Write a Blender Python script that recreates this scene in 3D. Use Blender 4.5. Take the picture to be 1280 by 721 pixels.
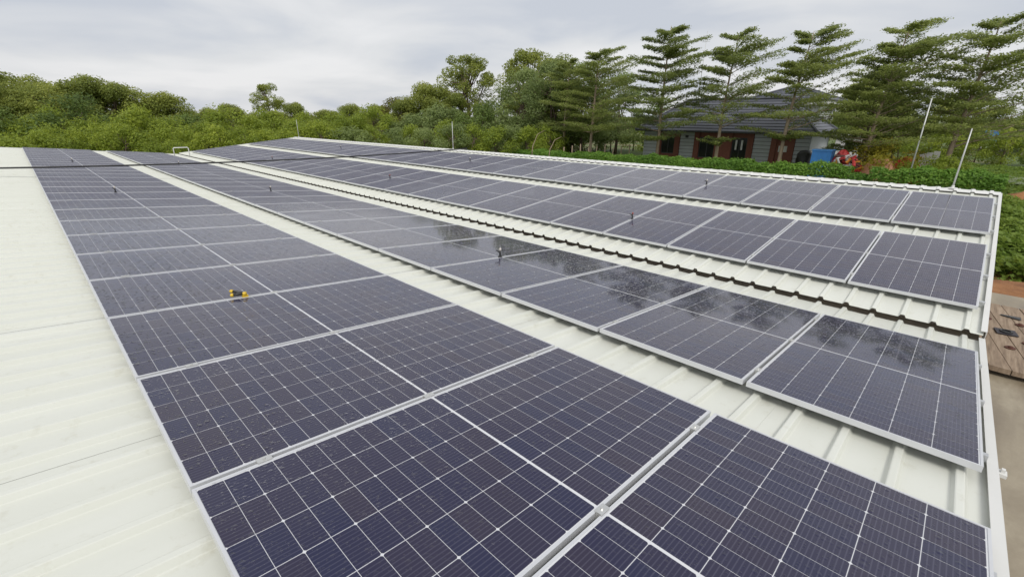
import bpy, math, random
import numpy as np
from mathutils import Vector, Matrix

for o in list(bpy.data.objects): bpy.data.objects.remove(o)
SC = bpy.context.scene
COL = SC.collection
R = math.radians

# ------------------------------------------------------------------ camera
YAW, PITCH, ROLL = 0.7985, 0.3579, 0.0017
CAM = Vector((-0.1402, 0.4113, 1.3661))
cy_, sy_, cp_, sp_ = math.cos(YAW), math.sin(YAW), math.cos(PITCH), math.sin(PITCH)
fwd = Vector((sy_*cp_, cy_*cp_, -sp_)); rgt = Vector((cy_, -sy_, 0)); upv = rgt.cross(fwd)
rgt, upv = (math.cos(ROLL)*rgt + math.sin(ROLL)*upv, -math.sin(ROLL)*rgt + math.cos(ROLL)*upv)
cd = bpy.data.cameras.new('camera'); cam = bpy.data.objects.new('camera', cd); COL.objects.link(cam)
cd.sensor_width = 36.0; cd.lens = 577.57/1280*36.0; cd.clip_start = 0.05; cd.clip_end = 3000
m = Matrix((rgt, upv, -fwd)).transposed().to_4x4(); m.translation = CAM; cam.matrix_world = m
SC.camera = cam

# ------------------------------------------------------------------ overcast sky
SUN_EL, SUN_AZ = R(50), R(222)      # azimuth clockwise from +Y
W = bpy.data.worlds.new('World'); SC.world = W; W.use_nodes = True
nt = W.node_tree; nt.nodes.clear(); N = nt.nodes.new; L = nt.links.new
out = N('ShaderNodeOutputWorld'); bg = N('ShaderNodeBackground'); L(bg.outputs[0], out.inputs[0])
sky = N('ShaderNodeTexSky'); sky.sky_type = 'NISHITA'; sky.sun_disc = False
sky.sun_elevation = SUN_EL; sky.sun_rotation = SUN_AZ; sky.air_density = 1.2; sky.dust_density = 2.5
tc = N('ShaderNodeTexCoord'); sep = N('ShaderNodeSeparateXYZ'); L(tc.outputs['Generated'], sep.inputs[0])
ab = N('ShaderNodeMath'); ab.operation = 'ABSOLUTE'; L(sep.outputs[2], ab.inputs[0])
ad = N('ShaderNodeMath'); ad.operation = 'ADD'; ad.inputs[1].default_value = 0.16; L(ab.outputs[0], ad.inputs[0])
dv = N('ShaderNodeVectorMath'); dv.operation = 'DIVIDE'; L(tc.outputs['Generated'], dv.inputs[0])
cb = N('ShaderNodeCombineXYZ'); [L(ad.outputs[0], cb.inputs[i]) for i in range(3)]; L(cb.outputs[0], dv.inputs[1])
mp = N('ShaderNodeMapping'); L(dv.outputs[0], mp.inputs[0]); mp.inputs['Location'].default_value = (3.1, 1.7, 0); mp.inputs['Scale'].default_value = (1, 1, 0.25)
no = N('ShaderNodeTexNoise'); L(mp.outputs[0], no.inputs['Vector']); no.inputs['Scale'].default_value = 0.75; no.inputs['Detail'].default_value = 7; no.inputs['Roughness'].default_value = 0.48; no.inputs['Distortion'].default_value = 0.35
rp = N('ShaderNodeValToRGB'); L(no.outputs['Fac'], rp.inputs[0])
rp.color_ramp.elements[0].position = 0.36; rp.color_ramp.elements[0].color = (5.5, 5.8, 6.4, 1)
rp.color_ramp.elements[1].position = 0.63; rp.color_ramp.elements[1].color = (7.9, 7.9, 8.0, 1)
e = rp.color_ramp.elements.new(0.5); e.color = (6.95, 7.05, 7.25, 1)
mx = N('ShaderNodeMixRGB'); mx.inputs[0].default_value = 0.93; L(sky.outputs[0], mx.inputs[1]); L(rp.outputs[0], mx.inputs[2])
L(mx.outputs[0], bg.inputs[0]); bg.inputs[1].default_value = 0.072
sd = bpy.data.lights.new('sun', 'SUN'); sun = bpy.data.objects.new('sun', sd); COL.objects.link(sun)
sd.energy = 1.5; sd.angle = R(22); sd.color = (1.0, 0.96, 0.9)
sdir = Vector((math.sin(SUN_AZ)*math.cos(SUN_EL), math.cos(SUN_AZ)*math.cos(SUN_EL), math.sin(SUN_EL)))
sun.rotation_euler = sdir.to_track_quat('Z', 'Y').to_euler(); sun.location = (0, 0, 30)
vs = SC.view_settings; vs.view_transform = 'Standard'; vs.look = 'None'; vs.exposure = 0.6; vs.gamma = 1.0; vs.use_curve_mapping = False
SC.render.engine = 'CYCLES'

# ------------------------------------------------------------------ helpers
def tag(o, label=None, cat=None, group=None, kind=None):
    if label: o['label'] = label
    if cat: o['category'] = cat
    if group: o['group'] = group
    if kind: o['kind'] = kind
    return o
def empty(name, loc, rot=(0, 0, 0)):
    o = bpy.data.objects.new(name, None); COL.objects.link(o); o.location = loc; o.rotation_euler = rot
    o.empty_display_size = 0.2
    return o
def link(name, me, parent=None, loc=(0, 0, 0), rot=(0, 0, 0), world=False):
    """world=True: mesh is in world coordinates, parent's translation is undone"""
    o = bpy.data.objects.new(name, me); COL.objects.link(o); o.location = loc; o.rotation_euler = rot
    if parent:
        o.parent = parent
        if world:
            q = parent; t = Vector((0, 0, 0))
            while q: t += q.location; q = q.parent
            o.location = Vector(loc) - t
    return o
class MB:
    def __init__(s): s.v = []; s.f = []
    def add(s, vs_, fs):
        b = len(s.v); s.v += [tuple(p) for p in vs_]; s.f += [tuple(i+b for i in f) for f in fs]; return s
    def box(s, x0, x1, y0, y1, z0, z1):
        return s.add([(x0,y0,z0),(x1,y0,z0),(x1,y1,z0),(x0,y1,z0),(x0,y0,z1),(x1,y0,z1),(x1,y1,z1),(x0,y1,z1)],
                     [(0,3,2,1),(4,5,6,7),(0,1,5,4),(1,2,6,5),(2,3,7,6),(3,0,4,7)])
    def tube(s, pts, rad, n=8, cap=True):
        pts = [Vector(p) for p in pts]; rs = rad if isinstance(rad, (list, tuple)) else [rad]*len(pts)
        base = len(s.v); ref = None
        for i, p in enumerate(pts):
            t = (pts[min(i+1, len(pts)-1)] - pts[max(i-1, 0)]).normalized()
            if ref is None: ref = t.orthogonal().normalized()
            a = (ref - t*ref.dot(t)).normalized(); ref = a; b = t.cross(a)
            for k in range(n):
                q = 2*math.pi*k/n; s.v.append(tuple(p + (a*math.cos(q) + b*math.sin(q))*rs[i]))
        for i in range(len(pts)-1):
            for k in range(n):
                s.f.append((base+i*n+k, base+i*n+(k+1) % n, base+(i+1)*n+(k+1) % n, base+(i+1)*n+k))
        if cap:
            s.f.append(tuple(base+k for k in reversed(range(n)))); s.f.append(tuple(base+(len(pts)-1)*n+k for k in range(n)))
        return s
    def lathe(s, prof, c=(0, 0, 0), n=24):
        base = len(s.v); c = Vector(c)
        for r_, z in prof:
            for k in range(n):
                q = 2*math.pi*k/n; s.v.append((c.x+r_*math.cos(q), c.y+r_*math.sin(q), c.z+z))
        for i in range(len(prof)-1):
            for k in range(n): s.f.append((base+i*n+k, base+i*n+(k+1) % n, base+(i+1)*n+(k+1) % n, base+(i+1)*n+k))
        return s
    def mesh(s, name, mat, smooth=False):
        me = bpy.data.meshes.new(name); me.from_pydata(s.v, [], s.f); me.materials.append(mat)
        if smooth: me.polygons.foreach_set('use_smooth', [True]*len(me.polygons))
        me.update(); return me
def part(name, mb, mat, parent, smooth=False, kind=None):
    o = link(name, mb.mesh(name, mat, smooth), parent, world=True)
    if kind: o['kind'] = kind
    return o
def quads_mesh(name, V, mat, tint=None, smooth=False):
    """V: (n,4,3) array of separate quads"""
    n = len(V); me = bpy.data.meshes.new(name)
    me.vertices.add(n*4); me.vertices.foreach_set('co', V.astype(np.float32).ravel())
    me.loops.add(n*4); me.loops.foreach_set('vertex_index', np.arange(n*4, dtype=np.int32))
    me.polygons.add(n); me.polygons.foreach_set('loop_start', np.arange(0, n*4, 4, dtype=np.int32))
    try: me.polygons.foreach_set('loop_total', np.full(n, 4, dtype=np.int32))
    except Exception: pass
    if tint is not None:
        a = me.attributes.new('tint', 'FLOAT', 'FACE'); a.data.foreach_set('value', tint.astype(np.float32))
    me.materials.append(mat); me.update(calc_edges=True); me.validate()
    return me

# ------------------------------------------------------------------ materials
class Mat:
    def __init__(s, name):
        s.m = bpy.data.materials.new(name); s.m.use_nodes = True; s.t = s.m.node_tree; s.b = s.t.nodes['Principled BSDF']
    def n(s, typ, **kw):
        x = s.t.nodes.new(typ)
        for k, v in kw.items(): setattr(x, k, v)
        return x
    def l(s, a, b): s.t.links.new(a, b)
    def math(s, op, a, b=None, c=None):
        x = s.n('ShaderNodeMath', operation=op)
        for i, v in enumerate((a, b, c)):
            if v is None: continue
            if isinstance(v, (int, float)): x.inputs[i].default_value = v
            else: s.l(v, x.inputs[i])
        return x.outputs[0]
    def noise(s, vec, scale, detail=4, rough=.55, dist=0):
        x = s.n('ShaderNodeTexNoise'); s.l(vec, x.inputs['Vector']); x.inputs['Scale'].default_value = scale
        x.inputs['Detail'].default_value = detail; x.inputs['Roughness'].default_value = rough; x.inputs['Distortion'].default_value = dist
        return x.outputs['Fac']
    def ramp(s, fac, stops):
        x = s.n('ShaderNodeValToRGB'); s.l(fac, x.inputs[0]); el = x.color_ramp.elements
        while len(el) < len(stops): el.new(.5)
        for e_, (p_, c_) in zip(el, stops):
            e_.position = p_; e_.color = (*c_, 1) if len(c_) == 3 else c_
        return x.outputs[0]
    def mix(s, fac, a, b, mode='MIX'):
        x = s.n('ShaderNodeMixRGB', blend_type=mode)
        for i, v in enumerate((fac, a, b)):
            if isinstance(v, (int, float)): x.inputs[i].default_value = v
            elif isinstance(v, tuple): x.inputs[i].default_value = (*v, 1)
            else: s.l(v, x.inputs[i])
        return x.outputs[0]
    def pos(s): return s.n('ShaderNodeNewGeometry').outputs['Position']
    def obj(s): return s.n('ShaderNodeTexCoord').outputs['Object']
    def bump(s, h, strength=.3, dist=.01):
        x = s.n('ShaderNodeBump'); x.inputs['Strength'].default_value = strength; x.inputs['Distance'].default_value = dist
        s.l(h, x.inputs['Height']); s.l(x.outputs[0], s.b.inputs['Normal']); return x
    def set(s, **kw):
        for k, v in kw.items():
            i = s.b.inputs[k.replace('_', ' ')]
            if isinstance(v, (int, float)): i.default_value = v
            elif isinstance(v, tuple): i.default_value = (*v, 1)
            else: s.l(v, i)
        return s
def simple(name, col, rough=.6, metal=0., var=.18, scale=3., bump=0., bscale=40.):
    a = Mat(name); f = a.noise(a.pos(), scale, 5)
    c = a.mix(f, tuple(x*(1-var) for x in col), tuple(min(1, x*(1+var)) for x in col))
    a.set(Base_Color=c, Roughness=rough, Metallic=metal)
    if bump: a.bump(a.noise(a.pos(), bscale, 4), bump, .01)
    return a.m

def wet_height(a):
    """rain drops of several sizes standing on the glass"""
    p_ = a.pos(); hs = None
    mask = a.math('SMOOTH_MIN', a.math('MULTIPLY', a.math('MAXIMUM', a.math('SUBTRACT', a.noise(p_, 1.3, 3), .30), 0.), 6.), 1., .1)
    for sc, r0, w_ in ((30., .42, 1.), (75., .46, .5)):
        v = a.n('ShaderNodeTexVoronoi'); a.l(p_, v.inputs['Vector']); v.inputs['Scale'].default_value = sc
        rad = a.math('MULTIPLY', a.n('ShaderNodeSeparateColor').outputs[0], 1.)
        sepc = rad.node.inputs[0].links[0].from_node; a.l(v.outputs['Color'], sepc.inputs[0])
        rr = a.math('MULTIPLY', rad, r0)
        h = a.math('MAXIMUM', a.math('SUBTRACT', rr, v.outputs['Distance']), 0.)
        h = a.math('MULTIPLY', a.math('POWER', h, .6), w_)
        hs = h if hs is None else a.math('ADD', hs, h)
    sy = a.n('ShaderNodeSeparateXYZ'); a.l(p_, sy.inputs[0]); mr = a.n('ShaderNodeMapRange', interpolation_type='SMOOTHSTEP')   # the end panels have dried most
    a.l(sy.outputs[1], mr.inputs[0]); mr.inputs[1].default_value = 1.2; mr.inputs[2].default_value = 3.2; mr.inputs[3].default_value = .28; mr.inputs[4].default_value = 1.
    return a.math('MULTIPLY', a.math('MULTIPLY', hs, mask), mr.outputs[0])
def panel_mat(name, kind):
    a = Mat(name)
    film = a.noise(a.pos(), 2.2, 5, .6)
    if kind == 'cell':
        uv = a.n('ShaderNodeUVMap').outputs[0]; sx = a.n('ShaderNodeSeparateXYZ'); a.l(uv, sx.inputs[0])
        bar = a.math('POWER', a.math('ABSOLUTE', a.math('COSINE', a.math('MULTIPLY', sx.outputs[1], math.pi*10.))), 14.)
        at_ = a.n('ShaderNodeAttribute', attribute_name='tint')
        col = a.ramp(at_.outputs['Fac'], [(0., (.007, .008, .042)), (.5, (.012, .009, .037)), (1., (.018, .012, .034))])
        col = a.mix(a.math('MULTIPLY', bar, .16), col, (.22, .22, .29))
    elif kind == 'back':
        col = (.62, .63, .65)
    dust = a.math('MULTIPLY', a.math('MAXIMUM', a.math('SUBTRACT', film, .35), 0.), .06)
    col = a.mix(dust, col, (.30, .29, .27))
    rg = a.math('ADD', a.math('MULTIPLY', film, .08), .01)
    # the far part of the roof carries a fine film of droplets that dulls the mirror
    sp_ = a.n('ShaderNodeSeparateXYZ'); a.l(a.pos(), sp_.inputs[0]); mr = a.n('ShaderNodeMapRange', interpolation_type='SMOOTHSTEP')
    a.l(sp_.outputs[1], mr.inputs[0]); mr.inputs[1].default_value = 6.; mr.inputs[2].default_value = 13.; mr.inputs[3].default_value = 0.; mr.inputs[4].default_value = .34
    rg = a.math('ADD', rg, a.math('MULTIPLY', mr.outputs[0], a.math('ADD', .6, film)))
    a.set(Base_Color=col, Roughness=rg, IOR=1.55, Sheen_Weight=.22, Sheen_Roughness=.32, Sheen_Tint=(.9, .9, 1.))
    a.bump(wet_height(a), .8, .022)
    return a.m
M_CELL = panel_mat('solar_cell_glass', 'cell'); M_BACK = panel_mat('white_backsheet_glass', 'back')
M_FRAME = simple('anodised_aluminium', (.63, .64, .66), .34, .35, .06, 8.)
M_RAIL = simple('mill_aluminium', (.55, .56, .57), .4, .6, .1, 6.)
M_CLAMP = simple('clamp_steel', (.62, .62, .6), .3, .7, .1, 30.)

def roof_mat():
    a = Mat('cream_roof_paint'); p_ = a.pos()
    mpg = a.n('ShaderNodeMapping'); a.l(p_, mpg.inputs[0]); mpg.inputs['Scale'].default_value = (.35, 2.2, 1.)
    st = a.noise(mpg.outputs[0], 2.0, 6, .6)
    c = a.mix(st, (.577, .59, .525), (.675, .688, .637))
    sp = a.noise(p_, 9., 6, .7); c = a.mix(a.ramp(sp, [(.57, (0, 0, 0)), (.76, (.45, .45, .45))]), c, (.42, .40, .30))
    a.set(Base_Color=c, Roughness=.33, IOR=1.5)
    a.bump(a.noise(p_, 5., 3), .12, .01)
    return a.m
M_ROOF = roof_mat()
M_TRIM = simple('white_flashing', (.63, .63, .61), .4, 0, .06, 3.)
M_DARK = simple('dark_gutter_lining', (.58, .52, .46), .8, 0, .25, 4.)
M_WALL = simple('shed_wall_paint', (.55, .54, .5), .7, 0, .12, .8)

S1 = 0.0977; CS, SS = math.cos(S1), math.sin(S1)
PITCHP = 1.15557; PW, PL = 2.278, 1.134
G = -3.0; YARD = -2.3

# ------------------------------------------------------------------ ground
def ground_mat():
    a = Mat('grassy_earth'); p_ = a.pos()
    f = a.noise(p_, .12, 6, .6); g = a.noise(p_, 1.7, 6, .65)
    c = a.ramp(g, [(.3, (.045, .075, .018)), (.55, (.085, .125, .03)), (.75, (.13, .15, .05))])
    c = a.mix(a.ramp(f, [(.5, (0, 0, 0)), (.62, (1, 1, 1))]), c, (.17, .15, .075))
    a.set(Base_Color=c, Roughness=.95); a.bump(g, .6, .15); return a.m
def conc_mat():
    a = Mat('wet_tan_concrete'); p_ = a.pos()
    mpg = a.n('ShaderNodeMapping'); a.l(p_, mpg.inputs[0]); mpg.inputs['Scale'].default_value = (.5, 1.6, 1.); mpg.inputs['Rotation'].default_value = (0, 0, .5)
    f = a.noise(mpg.outputs[0], 1.1, 7, .62, .6); h = a.noise(p_, 14., 6, .7)
    c = a.ramp(f, [(.3, (.19, .15, .10)), (.5, (.30, .255, .185)), (.68, (.42, .37, .28))])
    c = a.mix(a.math('MULTIPLY', h, .35), c, (.14, .11, .075))
    a.set(Base_Color=c, Roughness=a.math('ADD', a.math('MULTIPLY', f, .7), .12)); a.bump(h, .3, .01); return a.m
def dirt_mat():
    a = Mat('orange_laterite_dirt'); p_ = a.pos(); f = a.noise(p_, 1.3, 7, .65); h = a.noise(p_, 11., 6, .7)
    c = a.ramp(f, [(.3, (.20, .085, .035)), (.6, (.36, .17, .07)), (.8, (.42, .25, .13))])
    a.set(Base_Color=c, Roughness=.95); a.bump(h, .8, .06); return a.m
M_GROUND = ground_mat(); M_CONC = conc_mat(); M_DIRT = dirt_mat()
def grid_sheet(name, x0, x1, y0, y1, nx, ny, zf, mat, skirt=False):
    mb = MB()
    for j in range(ny+1):
        for i in range(nx+1):
            x = x0+(x1-x0)*i/nx; y = y0+(y1-y0)*j/ny; mb.v.append((x, y, zf(x, y)))
    for j in range(ny):
        for i in range(nx): mb.f.append((j*(nx+1)+i, j*(nx+1)+i+1, (j+1)*(nx+1)+i+1, (j+1)*(nx+1)+i))
    return link(name, mb.mesh(name, mat, True))
g_ = MB(); g_.add([(-1500, -1500, G), (1500, -1500, G), (1500, 1500, G), (-1500, 1500, G)], [(0, 1, 2, 3)])
tag(link('ground', g_.mesh('ground', M_GROUND)), kind='structure')
c_ = MB(); c_.box(-20, 14.2, -9, 33, G-.2, YARD)
tag(link('concrete_yard', c_.mesh('concrete_yard', M_CONC)), kind='structure')
d_ = MB(); rr = random.Random(4)
def dz(x, y):
    t = min(1, max(0, (x-14.2)/5.6)); t = t*t*(3-2*t); return YARD-.004 + (G+.012-YARD)*t + .10*math.sin(math.pi*t)*math.sin(y*1.3+x)
tag(grid_sheet('dirt_strip', 14.2, 19.8, -9, 12, 28, 60, dz, M_DIRT), kind='structure')

# ------------------------------------------------------------------ the shed and its roof
def slope_pt(side, w, y, off=0.):
    if side == 0: return Vector((w*CS + off*SS, y, -w*SS + off*CS))
    return Vector((6.4055 + w*CS - off*SS, y, -0.4808 + w*SS + off*CS))
ROT = [(0, S1, 0), (0, -S1, 0)]
PAN = -.105; RIBH = .030
YA, YB = -.045, 31.955            # near and far gable edge
shed = empty('solar_shed', (4.1, 16, G))
tag(shed, 'long shed with cream ribbed metal roof carrying four rows of solar panels', 'shed')
def sheet_mesh(name, length, mat):
    """one metre wide trapezoidal sheet, four ribs, local x down the slope, local y across"""
    prof = []
    for k in range(4):
        o = .25*k
        prof += [(o, 0), (o+.088, 0), (o+.094, .003), (o+.107, RIBH-.002), (o+.112, RIBH), (o+.138, RIBH), (o+.143, RIBH-.002), (o+.156, .003), (o+.162, 0)]
    prof.append((1.0, 0))
    mb = MB(); n = len(prof)
    for x in (0, length):
        for y, z in prof: mb.v.append((x, y, z))
    for i in range(n-1): mb.f.append((i, n+i, n+i+1, i+1))
    # turned-down lap edge gives the sheet a visible thickness
    for x in (0, length):
        b = len(mb.v)
        for y, z in prof: mb.v.append((x, y, z-.004))
        for i in range(n-1):
            s_ = 0 if x == 0 else n
            mb.f.append((s_+i, s_+i+1, b+i+1, b+i))
    # fixing screws on the rib crowns along the purlin lines
    for q in range(int(length/2.5)+1):
        for k in range(4):
            mb.lathe([(.009, RIBH), (.009, RIBH+.002), (.005, RIBH+.0025), (.005, RIBH+.006), (0, RIBH+.006)], c=(.95+q*2.5, .25*k+.125, 0), n=6)
    return mb.mesh(name, mat)
W0L, W1L = -4.2, 5.985             # left slope from ridge to valley
W0R, W1R = -.45, 5.97             # right slope from valley to ridge
roofp = bpy.data.objects.new('roof', None); COL.objects.link(roofp); roofp.parent = shed
roofp.empty_display_size = .2
def sheets(me, start, rot):
    for i in range(32):
        o = link('roof_sheet', me, roofp, rot=rot)
        p_ = Vector(start) + Vector((0, i*1.0 + (0.0 if i % 2 == 0 else .0), (i % 2)*.0012)); o.location = p_ - shed.location
sheets(sheet_mesh('roof_sheet_left', W1L-W0L, M_ROOF), slope_pt(0, W0L, YA, PAN), ROT[0])
sheets(sheet_mesh('roof_sheet_right', W1R-W0R, M_ROOF), slope_pt(1, W0R, YA, PAN), ROT[1])
ridL = slope_pt(0, W0L, YA, PAN); ridR = slope_pt(1, W1R, YA, PAN)
outer = sheet_mesh('roof_sheet_outer', 6.2, M_ROOF)
sheets(outer, ridR + Vector((.01, 0, 0)), ROT[0])
sheets(outer, ridL + Vector((-.01-6.2*CS, 0, -6.2*SS)), ROT[1])
# ridge caps with folded humps that sit over the ribs
def ridge_cap(c, name='ridge_cap'):
    mb = MB(); prof = [(-.17, .034), (-.05, .05), (0, .055), (.05, .05), (.17, .034)]
    ys = []
    for k in range(128):
        o = YA + .25*k; ys += [(o, 0), (o+.09, 0), (o+.105, .02), (o+.145, .02), (o+.16, 0)]
    ys.append((YB, 0)); n = len(prof)
    for y, up in ys:
        for x, z in prof: mb.v.append((c.x+x, y, c.z + z - abs(x)*.1*1 + up*(1 if abs(x) > .1 else .9)))
    for j in range(len(ys)-1):
        for i in range(n-1): mb.f.append((j*n+i, j*n+i+1, (j+1)*n+i+1, (j+1)*n+i))
    return part(name, mb, M_TRIM, shed)
ridge_cap(ridR); ridge_cap(ridL)
# barge flashing along the near and far gable
def barge(side, w0, w1, y0, y1):
    mb = MB(); A, B = slope_pt(side, w0, 0), slope_pt(side, w1, 0)
    q = []
    for P_ in (A, B):
        for y, z in ((y0, -.068), (y1, -.068), (y1, -.074), (y0+.004, -.074), (y0+.004, -.25), (y0, -.25)):
            q.append((P_.x, y, P_.z+z))
    mb.add(q, [(0, 1, 7, 6), (1, 2, 8, 7), (2, 3, 9, 8), (3, 4, 10, 9), (4, 5, 11, 10), (5, 0, 6, 11), (0, 5, 4, 3, 2, 1), (6, 7, 8, 9, 10, 11)])
    part('barge_flashing', mb, M_TRIM, shed)
barge(0, W0L, W1L-.02, YA-.02, YA+.025); barge(1, W0R+.02, W1R+.02, YA-.02, YA+.025)
barge(0, W0L, W1L-.02, YB-.02, YB+.05); barge(1, W0R+.02, W1R+.02, YB-.02, YB+.05)
# valley gutter under the two sheet ends
gv = MB(); gx0, gx1, gz_ = 5.80, 6.34, -.78
gv.add([(gx0, YA, -.705), (gx0, YA, -.75), (gx1, YA, -.75), (gx1, YA, -.63), (gx0, YB, -.705), (gx0, YB, -.75), (gx1, YB, -.75), (gx1, YB, -.63)],
       [(0, 1, 5, 4), (1, 2, 6, 5), (2, 3, 7, 6)])
part('valley_gutter', gv, M_DARK, shed)
# walls, set back under the verge
wl = MB()
wl.box(-9.9, -9.75, 1.3, 30.7, G, -.62); wl.box(17.9, 18.05, 1.3, 30.7, G, -.72)
for y0 in (1.3, 30.55):
    top = [(-9.75, -.63), (-4.2, -.0), (5.9, -.86), (12.3, -.16), (17.9, -.72)]
    v_ = [(x, y0, G) for x, _ in top] + [(x, y0, z) for x, z in top]; v2 = [(x, y+.15, z) for x, y, z in v_]; n = len(top)
    f_ = [(i, i+1, n+i+1, n+i) for i in range(n-1)]
    wl.add(v_ + v2, f_ + [tuple(2*n+k for k in reversed(q)) for q in f_])
part('wall', wl, M_WALL, shed)
for w_ in (1.75, 3.05):
    P_ = slope_pt(0, w_, 0); mb = MB(); mb.box(P_.x-.025, P_.x+.025, YA-.055, YA-.0205, P_.z-.10, P_.z-.08); mb.box(P_.x-.010, P_.x+.010, YA-.045, YA-.03, P_.z-.08, P_.z-.06); part('end_bracket', mb, M_TRIM, shed)

# ------------------------------------------------------------------ solar panels
FT, FD = .011, .035       # frame lip, frame depth
def frame_mesh():
    mb = MB()
    mb.box(0, PW, 0, FT, -FD, 0); mb.box(0, PW, PL-FT, PL, -FD, 0)
    mb.box(0, FT, FT, PL-FT, -FD, -.0004); mb.box(PW-FT, PW, FT, PL-FT, -FD, -.0004)
    return mb.mesh('frame', M_FRAME)
CH_, CW_ = .0912, .1805    # half cell size along u and v
GAPU, GAPV, MID = .0022, .0030, .0150
cells = []
u0 = (PW - (24*CH_ + 22*GAPU + MID))/2; v0 = (PL - (6*CW_ + 5*GAPV))/2
for h in range(2):
    for i in range(12):
        u = u0 + h*(12*CH_ + 11*GAPU + MID) + i*(CH_+GAPU)
        for j in range(6): cells.append((u, v0 + j*(CW_+GAPV), (i + h) % 2))
def cell_verts(flip):
    c = .006
    if flip == 0: q = [(c, 0), (CH_, 0), (CH_, CW_), (c, CW_), (0, CW_-c), (0, c)]
    else: q = [(0, 0), (CH_-c, 0), (CH_, c), (CH_, CW_-c), (CH_-c, CW_), (0, CW_)]
    return q
ZC, ZB = -.0024, -.0030
def cell_mesh(cs, tints, name):
    me = bpy.data.meshes.new(name); V = []; F = []; U = []
    for (u, v, fl) in cs:
        b = len(V); q = cell_verts(fl)
        V += [(u+a, v+b_, ZC) for a, b_ in q]; U += [(a/CH_, b_/CW_) for a, b_ in q]; F.append(tuple(range(b, b+6)))
    me.from_pydata(V, [], F); uvl = me.uv_layers.new(name='UVMap')
    uvl.data.foreach_set('uv', np.array(U, dtype=np.float32).ravel())
    a = me.attributes.new('tint', 'FLOAT', 'FACE'); a.data.foreach_set('value', np.array(tints, dtype=np.float32))
    me.materials.append(M_CELL); me.update(); return me
rng = random.Random(11)
FRAME = frame_mesh()
bk = MB(); bk.add([(FT, FT, ZB), (PW-FT, FT, ZB), (PW-FT, PL-FT, ZB), (FT, PL-FT, ZB)], [(0, 1, 2, 3)])
bk.add([(FT, FT, -.008), (PW-FT, FT, -.008), (PW-FT, PL-FT, -.008), (FT, PL-FT, -.008)], [(3, 2, 1, 0)])
BACK = bk.mesh('laminate', M_BACK)
GRIDS = [cell_mesh(cells, [min(1, max(0, rng.gauss(.4+.1*k, .22))) for _ in cells], 'solar_cells') for k in range(4)]
SINGLE = [[cell_mesh([(0, 0, fl)], [t_], 'solar_cell') for t_ in (.05, .3, .5, .7, .95)] for fl in (0, 1)]
ORD = ('first second third fourth fifth sixth seventh eighth ninth tenth eleventh twelfth thirteenth fourteenth fifteenth sixteenth seventeenth '
       'eighteenth nineteenth twentieth twenty-first twenty-second twenty-third twenty-fourth twenty-fifth twenty-sixth twenty-seventh').split()
ROWS = [(0, 0.0, 0.0, 'leftmost row'), (0, 2.856, .0127, 'second row from left'),
        (1, 0.0, .0345, 'third row from left'), (1, 2.9247, .0311, 'rightmost row')]
NP = 27
for ri, (side, uo, dv_, desc) in enumerate(ROWS):
    for k in range(NP):
        P_ = slope_pt(side, uo, dv_ + k*PITCHP, rng.uniform(-.0015, .0015))
        root = empty('solar_module', P_, (ROT[side][0]+rng.uniform(-.0012, .0012), ROT[side][1]+rng.uniform(-.001, .001), 0))
        tag(root, 'dark solar panel, %s from the near end, %s' % (ORD[k], desc), 'solar panel', 'solar panels in four rows on the shed roof')
        link('frame', FRAME, root); link('laminate', BACK, root)
        if (ri == 0 and k < 5) or (ri == 1 and k < 2):
            for (u, v, fl) in cells: link('solar_cell', SINGLE[fl][min(4, max(0, int(rng.gauss(2.2, 1.2))))], root, loc=(u, v, 0))
        else:
            o = link('solar_cells', GRIDS[rng.randrange(4)], root); o['kind'] = 'stuff'
# rails under the rows with their clamps
for ri, (side, uo, dv_, desc) in enumerate(ROWS):
    for j, uu in enumerate((.26, 1.14, 2.02)):
        A = slope_pt(side, uo+uu, 0, -.0365)
        root = empty('mounting_rail', A, ROT[side])
        tag(root, 'aluminium mounting rail %s the panels, %s' % (('under the left part of', 'under the middle of', 'under the right part of')[j], desc), 'rail', 'mounting rails under the solar panels')
        mb = MB(); mb.box(-.02, .02, -.02, 31.25, -.0375, -.001); link('rail_profile', mb.mesh('rail_profile', M_RAIL), root)
        cm = MB(); cm.box(-.03, .03, -.0095, .0095, -.0355, .0385); cm.box(-.03, .03, -.017, .017, .0385, .0415); cm.lathe([(.0065, .0415), (.0065, .047), (.0, .047)], n=6)
        cm = cm.mesh('clamp', M_CLAMP)
        for k in range(1, 12): link('clamp', cm, root, loc=(rng.uniform(-.01, .01), dv_ + k*PITCHP - .0108, 0))

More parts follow.
